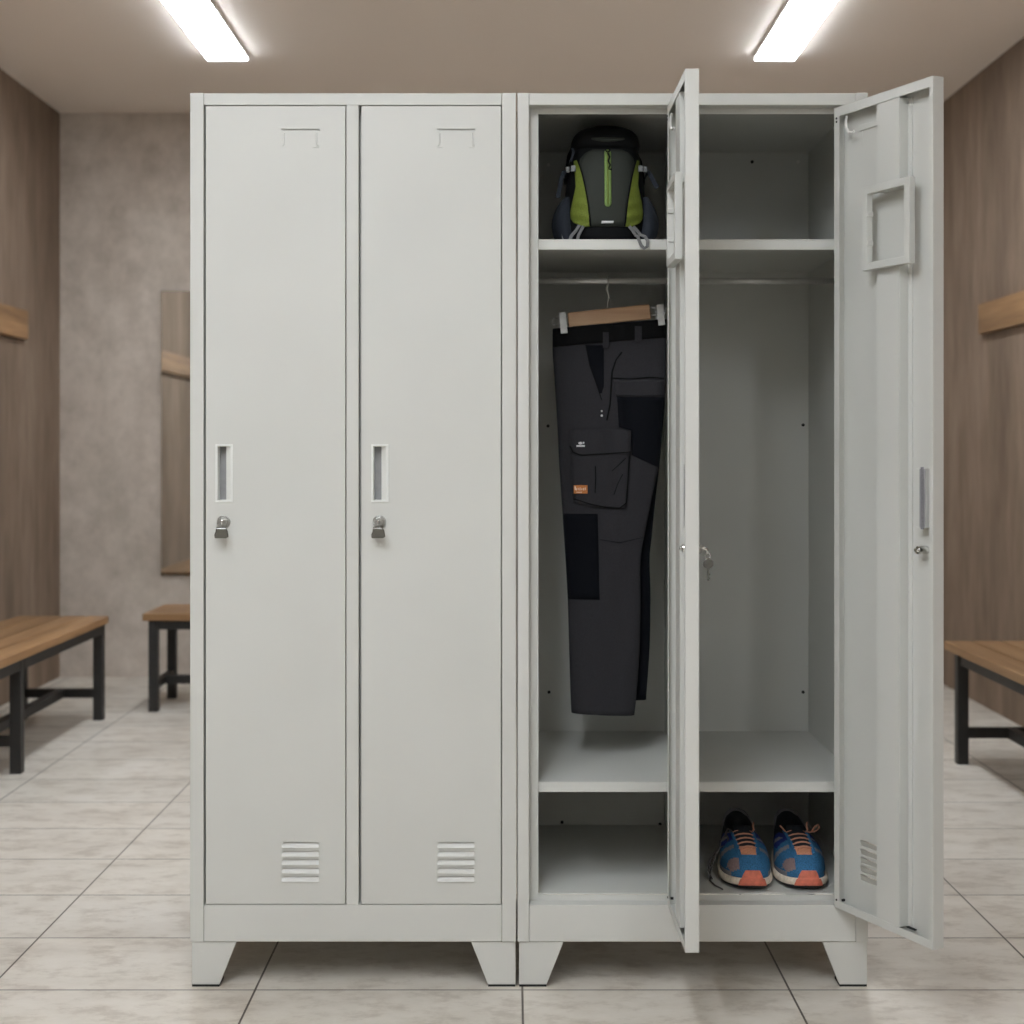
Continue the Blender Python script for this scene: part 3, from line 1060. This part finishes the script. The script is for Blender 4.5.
    # fly and pocket seams
    def seam(name, pts, rad=.0013, lift=.001):
        mb = MB()
        pp = []
        for (a, b), (c, d) in zip(pts, pts[1:]):
            for k in range(5):
                pp.append((a+(c-a)*k/5, b+(d-b)*k/5))
        pp.append(pts[-1])
        mb.tube([(px(a), front(px(a), pz(b))-lift, pz(b)) for a, b in pp], rad, 8)
        mb.build(name, M['seam'], r)
    seam('seam', [(622, 352), (616, 360), (612, 372), (611, 390), (610, 405), (607, 420)], .0018)
    seam('seam', [(613, 378), (630, 379), (650, 377), (665, 378)], .0013)
    seam('seam', [(586, 345), (590, 365), (597, 385), (602, 400)], .0011)
    seam('seam', [(600, 540), (620, 543), (644, 538)], .0006, .0004)
    # hip pocket flap
    P('hip_pocket', [(379.5, 613, 664.5), (388, 614, 664.5), (396, 616, 664.5)], M['charcoal'], .002, .0025)
    # cargo pocket with flap
    cp = P('cargo_pocket', [(452, 570.5, 629.5), (465, 570.8, 629), (480, 571.5, 628), (495, 572.5, 627), (502, 574, 626.5), (506, 590, 626), (508, 606, 625)], M['charcoal'], .0062, .007, 12)
    fl = P('pocket_flap', [(429, 571, 620), (431, 570, 631), (440, 569.5, 631), (448, 570.2, 630.8), (452, 573, 630.6), (454.5, 579, 630.4)], M['charcoal'], .0085, .003, 12)
    seam('seam', [(570, 446), (573, 452), (580, 455), (600, 454), (630, 452)], .0014, .0085)
    seam('seam', [(595.5, 466), (595.8, 480), (595.2, 493)], .0013, .0066)
    seam('crease_shade', [(626, 458), (619, 465), (612, 471)], .0009, .0064)  # pocket folds drawn as thin black lines, their shade put into the colour
    seam('crease_shade', [(623, 474), (618, 484), (614, 495)], .0009, .0064)
    seam('seam', [(629.5, 456), (628, 480), (626.5, 503), (620, 508), (604, 507), (590, 504), (574, 499)], .0013, .0064)
    # metal studs
    for q, rad in ((411, .0022), (415.6, .0028)):
        mb = MB().ball((px(601.8), front(px(601.8), pz(q))-.001, pz(q)), rad, 10, sy=.5)
        o = mb.build('stud', M['white_print'], r)
    # small white emblem on the flap: rounded blob over a short bar
    f0 = front(px(580), pz(444))-.0118
    mb = MB()
    mb.ball((px(580.4), f0, pz(443.2)), .0042, 12, sx=1.15, sy=.2, sz=.72)
    mb.ball((px(583.6), f0, pz(442.8)), .0021, 10, sx=.8, sy=.25, sz=1.3)
    mb.box(px(576.4), px(584.8), f0-.0006, f0+.0008, pz(446.8), pz(445.1))
    mb.build('emblem', M['white_print'], r)
    # orange woven tag
    f0 = front(px(580.5), pz(489))-.0088
    mb = MB().box(px(573.8), px(587.6), f0-.001, f0+.0012, pz(493.6), pz(485.2))
    tg = mb.build('tag', M['orange_tag'], r, .0006)
    mb = MB()
    for i in range(6):
        a = 576+i*1.75
        mb.box(px(a), px(a+1.0), f0-.0016, f0-.0008, pz(490.4-(i % 2)*.4), pz(488.2-(i % 3)*.3))
    mb.box(px(574.6), px(576), f0-.0016, f0-.0008, pz(490), pz(486.4))
    mb.box(px(576.5), px(582), f0-.0016, f0-.0008, pz(492.6), pz(491.9))
    mb.build('tag_print', M['tag_print'], tg)
    tag(r, 'dark grey work trousers with black patches hanging clipped to the hanger', 'trousers')
build_trousers()

# ---------------------------------------------------------------- running shoes
def build_shoe(loc, rz, bias, label, loose):
    L = .272
    r = empty('running_shoe', loc, rz)
    Wt = [(0, .0495), (.15, .0533), (.3, .0540), (.5, .0465), (.72, .040), (1, .0365)]
    def outline(phi, grow=0.0):
        y = L/2*(1-math.cos(phi))
        w = hermite(Wt, y/L)[0]+grow
        s = math.sin(phi)
        x = w*math.copysign(abs(s)**.62, s)
        y2 = y+(-grow if y < L/2 else grow)*abs(math.cos(phi))
        return x, y2
    def bend(x, y): return x+bias*max(0, 1-y/L)**2
    def spring(y): return .007*max(0, 1-y/.07)**2
    def S(phi, t):
        fx, fy = outline(phi)
        c, s = math.cos(phi), math.sin(phi)
        cx, cy = .0315*math.copysign(abs(s)**.85, s), .715*L-.066*c
        zc = .084+.012*(1-c)/2+.005*max(0, c)**2-.012*abs(s)**2
        z0 = .019+spring(fy)
        gx, gy, h = t**2.5, t**1.8, t**.78
        x = fx+(cx-fx)*gx
        y = fy+(cy-fy)*gy
        z = z0+(zc-z0)*h
        z += .006*math.sin(PI*t)*(1 if c > .2 else .4)
        return Vector((bend(x, y), y, z))
    NP, NTt = 112, 34
    rings = [[S(2*PI*k/NP, i/NTt) for k in range(NP)] for i in range(NTt+1)]
    top = rings[-1]
    cen = sum(top, Vector())/NP
    def inn(f, dz): return [Vector((cen.x+(p.x-cen.x)*f, cen.y+(p.y-cen.y)*f, p.z+dz)) for p in top]
    rings += [inn(1.0, .003), inn(.93, .006), inn(.85, .003), inn(.80, -.012), inn(.8, -.05)]
    def matf(i, j):
        phi = 2*PI*(j+.5)/NP
        t = (i+.5)/NTt
        if i >= NTt-1: return 3
        p = rings[i][j]
        y = p.y/L
        side = abs(math.sin(phi))
        left = p.x < bend(0, p.y)
        if y > .60: return 3 if t > .60 else 1
        if t < .10 and .10 < y: return 2
        # slanted overlay stripes on the flanks
        q = (p.y*1000 + p.z*(900 if left else 1100)) % 62
        if side > .45 and .12 < t < .86 and y > .17 and q < 17: return 2
        # toe overlay on the outer side
        if left and side > .3 and ((y-.10)/.075)**2+((t-.24)/.15)**2 < 1: return 4
        if y > .36 and t > .5: return 1
        return 0
    mb = MB(); mb.rings(rings, matf=matf)
    mb.build('upper', [M['shoe_blue'], M['shoe_navy'], M['shoe_grey'], M['shoe_black'], M['shoe_mauve']], r)
    mb = MB()
    ring = [S(PI*(.58+.84*i/20), 1.0)+Vector((0, 0, .005*math.sin(PI*i/20))) for i in range(21)]
    mb.tube(ring, [.003+.003*math.sin(PI*i/20) for i in range(21)], 10)
    mb.build('heel_collar', M['shoe_grey'], r)
    # sole
    levels = [(0.0, -.004), (.002, 0), (.006, .002), (.0065, .0032), (.010, .0046), (.014, .0048), (.019, .0022), (.022, -.003)]
    rings2 = []
    for z, gr in levels:
        ring = []
        for k in range(NP):
            x, y = outline(2*PI*k/NP, gr)
            ring.append((bend(x, y), y, z+spring(y)+(.004*(y/L) if z > .012 else 0)))
        rings2.append(ring)
    mb = MB(); mb.rings(rings2, matf=lambda i, j: 0 if i < 2 else 1)
    mb.build('sole', [M['outsole'], M['shoe_cream']], r)
    # orange toe bumper wrapping up over the toe
    rg = []
    for i in range(15):
        t = i/14
        half = .36-.22*t**1.3
        row = []
        for k in range(17):
            phi = -half+2*half*k/16+.05
            if t < .5:
                zz = t/.5
                x, y = outline(phi, .0058-.0012*zz)
                p = Vector((bend(x, y), y-.0006, .006+.015*zz+spring(y)))
            else:
                p = S(phi, (t-.5)/.5*.13)+Vector((0, -.0024*(1-(t-.5)), .0012))
            row.append(p)
        rg.append(row + [p+Vector((0, .004, -.002)) for p in row[::-1]])
    mb = MB(); mb.rings(rg)
    mb.build('toe_bumper', M['shoe_orange'], r)
    def at(t, xw):
        """point on the instep at level t, xw metres beside its middle"""
        best = None
        for k in range(-75, 76):
            p = S(k*.018, t)
            d = abs((p.x-S(0, t).x)-xw)
            if best is None or d < best[0]: best = (d, p)
        return best[1].copy()
    # tongue: peach at the vamp, dark further up
    rg = []
    for i in range(17):
        t = .46+.54*i/16
        hw = .0155+.0035*i/16
        row = [at(t, -hw+2*hw*k/10)+Vector((0, -.001, .0022)) for k in range(11)]
        rg.append(row+[p+Vector((0, .001, -.003)) for p in row[::-1]])
    rg.append([p+Vector((0, .007, .010)) for p in rg[-1]])
    mb = MB(); mb.rings(rg, matf=lambda i, j: 1 if i > 4 else 0)
    mb.build('tongue', [M['shoe_peach'], M['shoe_black']], r)
    # eyelet stays either side of the tongue
    for s in (-1, 1):
        mb = MB()
        pts = [at(.45+.55*i/10, s*(.0185+.0045*i/10))+Vector((0, 0, .0022)) for i in range(11)]
        mb.tube(pts, .0036, 8, .6)
        mb.build('eyelet_stay', M['shoe_blue'], r)
    # laces
    mb = MB()
    tt = [.56, .66, .76, .86, .95]
    for i, t in enumerate(tt):
        hw = .0185+.0040*i/4
        a, b = at(t, -hw), at(min(1, t+.025), hw)
        m_ = (a+b)/2
        mb.tube([a+Vector((0, 0, .002)), a*.75+b*.25+Vector((0, -.002, .0065)), m_+Vector((0, -.003, .0080)), a*.25+b*.75+Vector((0, -.002, .0065)), b+Vector((0, 0, .002))], .0030, 8, .55)
    mb.build('lace', M['lace'], r)
    # loose lace ends
    e = at(.97, .021); f = at(.97, -.021)
    def end(pts, mat):
        MB().tube(pts, .0017, 8).build('loose_lace', mat, r)
    end([e+Vector((0, 0, .002)), e+Vector((.003, -.006, .010)), e+Vector((.001, -.006, .017)), e+Vector((.003, -.002, .024))], M['lace'])
    if loose:
        end([f+Vector((0, 0, .003)), f+Vector((-.010, -.010, .012)), f+Vector((-.016, -.012, .002)), f+Vector((-.010, -.022, -.006)), f+Vector((-.014, -.034, -.016)), f+Vector((-.030, -.03, -.024)), f+Vector((-.040, -.035, -.045)), Vector((-.068, .080, .018)), Vector((-.070, .060, .003)), Vector((-.062, .030, .0022)), Vector((-.048, .004, .0022))], M['lace_dark'])
        end([f+Vector((0, 0, .002)), f+Vector((-.012, -.012, .004)), f+Vector((-.026, -.02, -.012)), f+Vector((-.030, -.03, -.03)), Vector((-.066, .095, .040)), Vector((-.073, .075, .020)), Vector((-.066, .055, .008))], M['lace_dark'])
    else:
        end([e+Vector((0, 0, .002)), e+Vector((.010, -.010, .006)), e+Vector((.020, -.012, .008)), e+Vector((.028, -.006, .014)), e+Vector((.026, -.002, .019)), e+Vector((.018, -.006, .016)), e+Vector((.012, -.01, .008))], M['lace'])
        end([f+Vector((0, 0, .002)), f+Vector((-.006, -.004, .010)), f+Vector((-.012, .0, .016))], M['lace'])
    tag(r, label, 'running shoe', 'pair of running shoes')
    return r
FZ = .1805
build_shoe((.4785, .040, FZ), math.radians(-4.0), .010, 'blue running shoe with orange toe and a loose grey lace trailing beside it', True)
build_shoe((.5990, .039, FZ), math.radians(-2.0), .004, 'blue running shoe with orange toe standing nearest the wide open door', False)

# ---------------------------------------------------------------- camera, world, view
cam = bpy.data.cameras.new('camera')
co = bpy.data.objects.new('camera', cam)
COL.objects.link(co)
co.location = (0, CAMY, CAMZ)
co.rotation_euler = (PI/2, 0, 0)
cam.sensor_width = 36.0
cam.sensor_fit = 'HORIZONTAL'
cam.lens = F/1024*36.0
cam.shift_y = -(512-HOR)/1024
cam.clip_start = .05
cam.dof.use_dof = True
cam.dof.focus_distance = 2.88
cam.dof.aperture_fstop = 3.8
sc.camera = co
w = bpy.data.worlds.new('world')
w.use_nodes = True
w.node_tree.nodes['Background'].inputs[0].default_value = (.02, .02, .02, 1)
sc.world = w
sc.view_settings.view_transform = 'Standard'
sc.view_settings.look = 'None'
sc.view_settings.exposure = 1.38
sc.view_settings.gamma = 1.0
sc.view_settings.use_curve_mapping = False
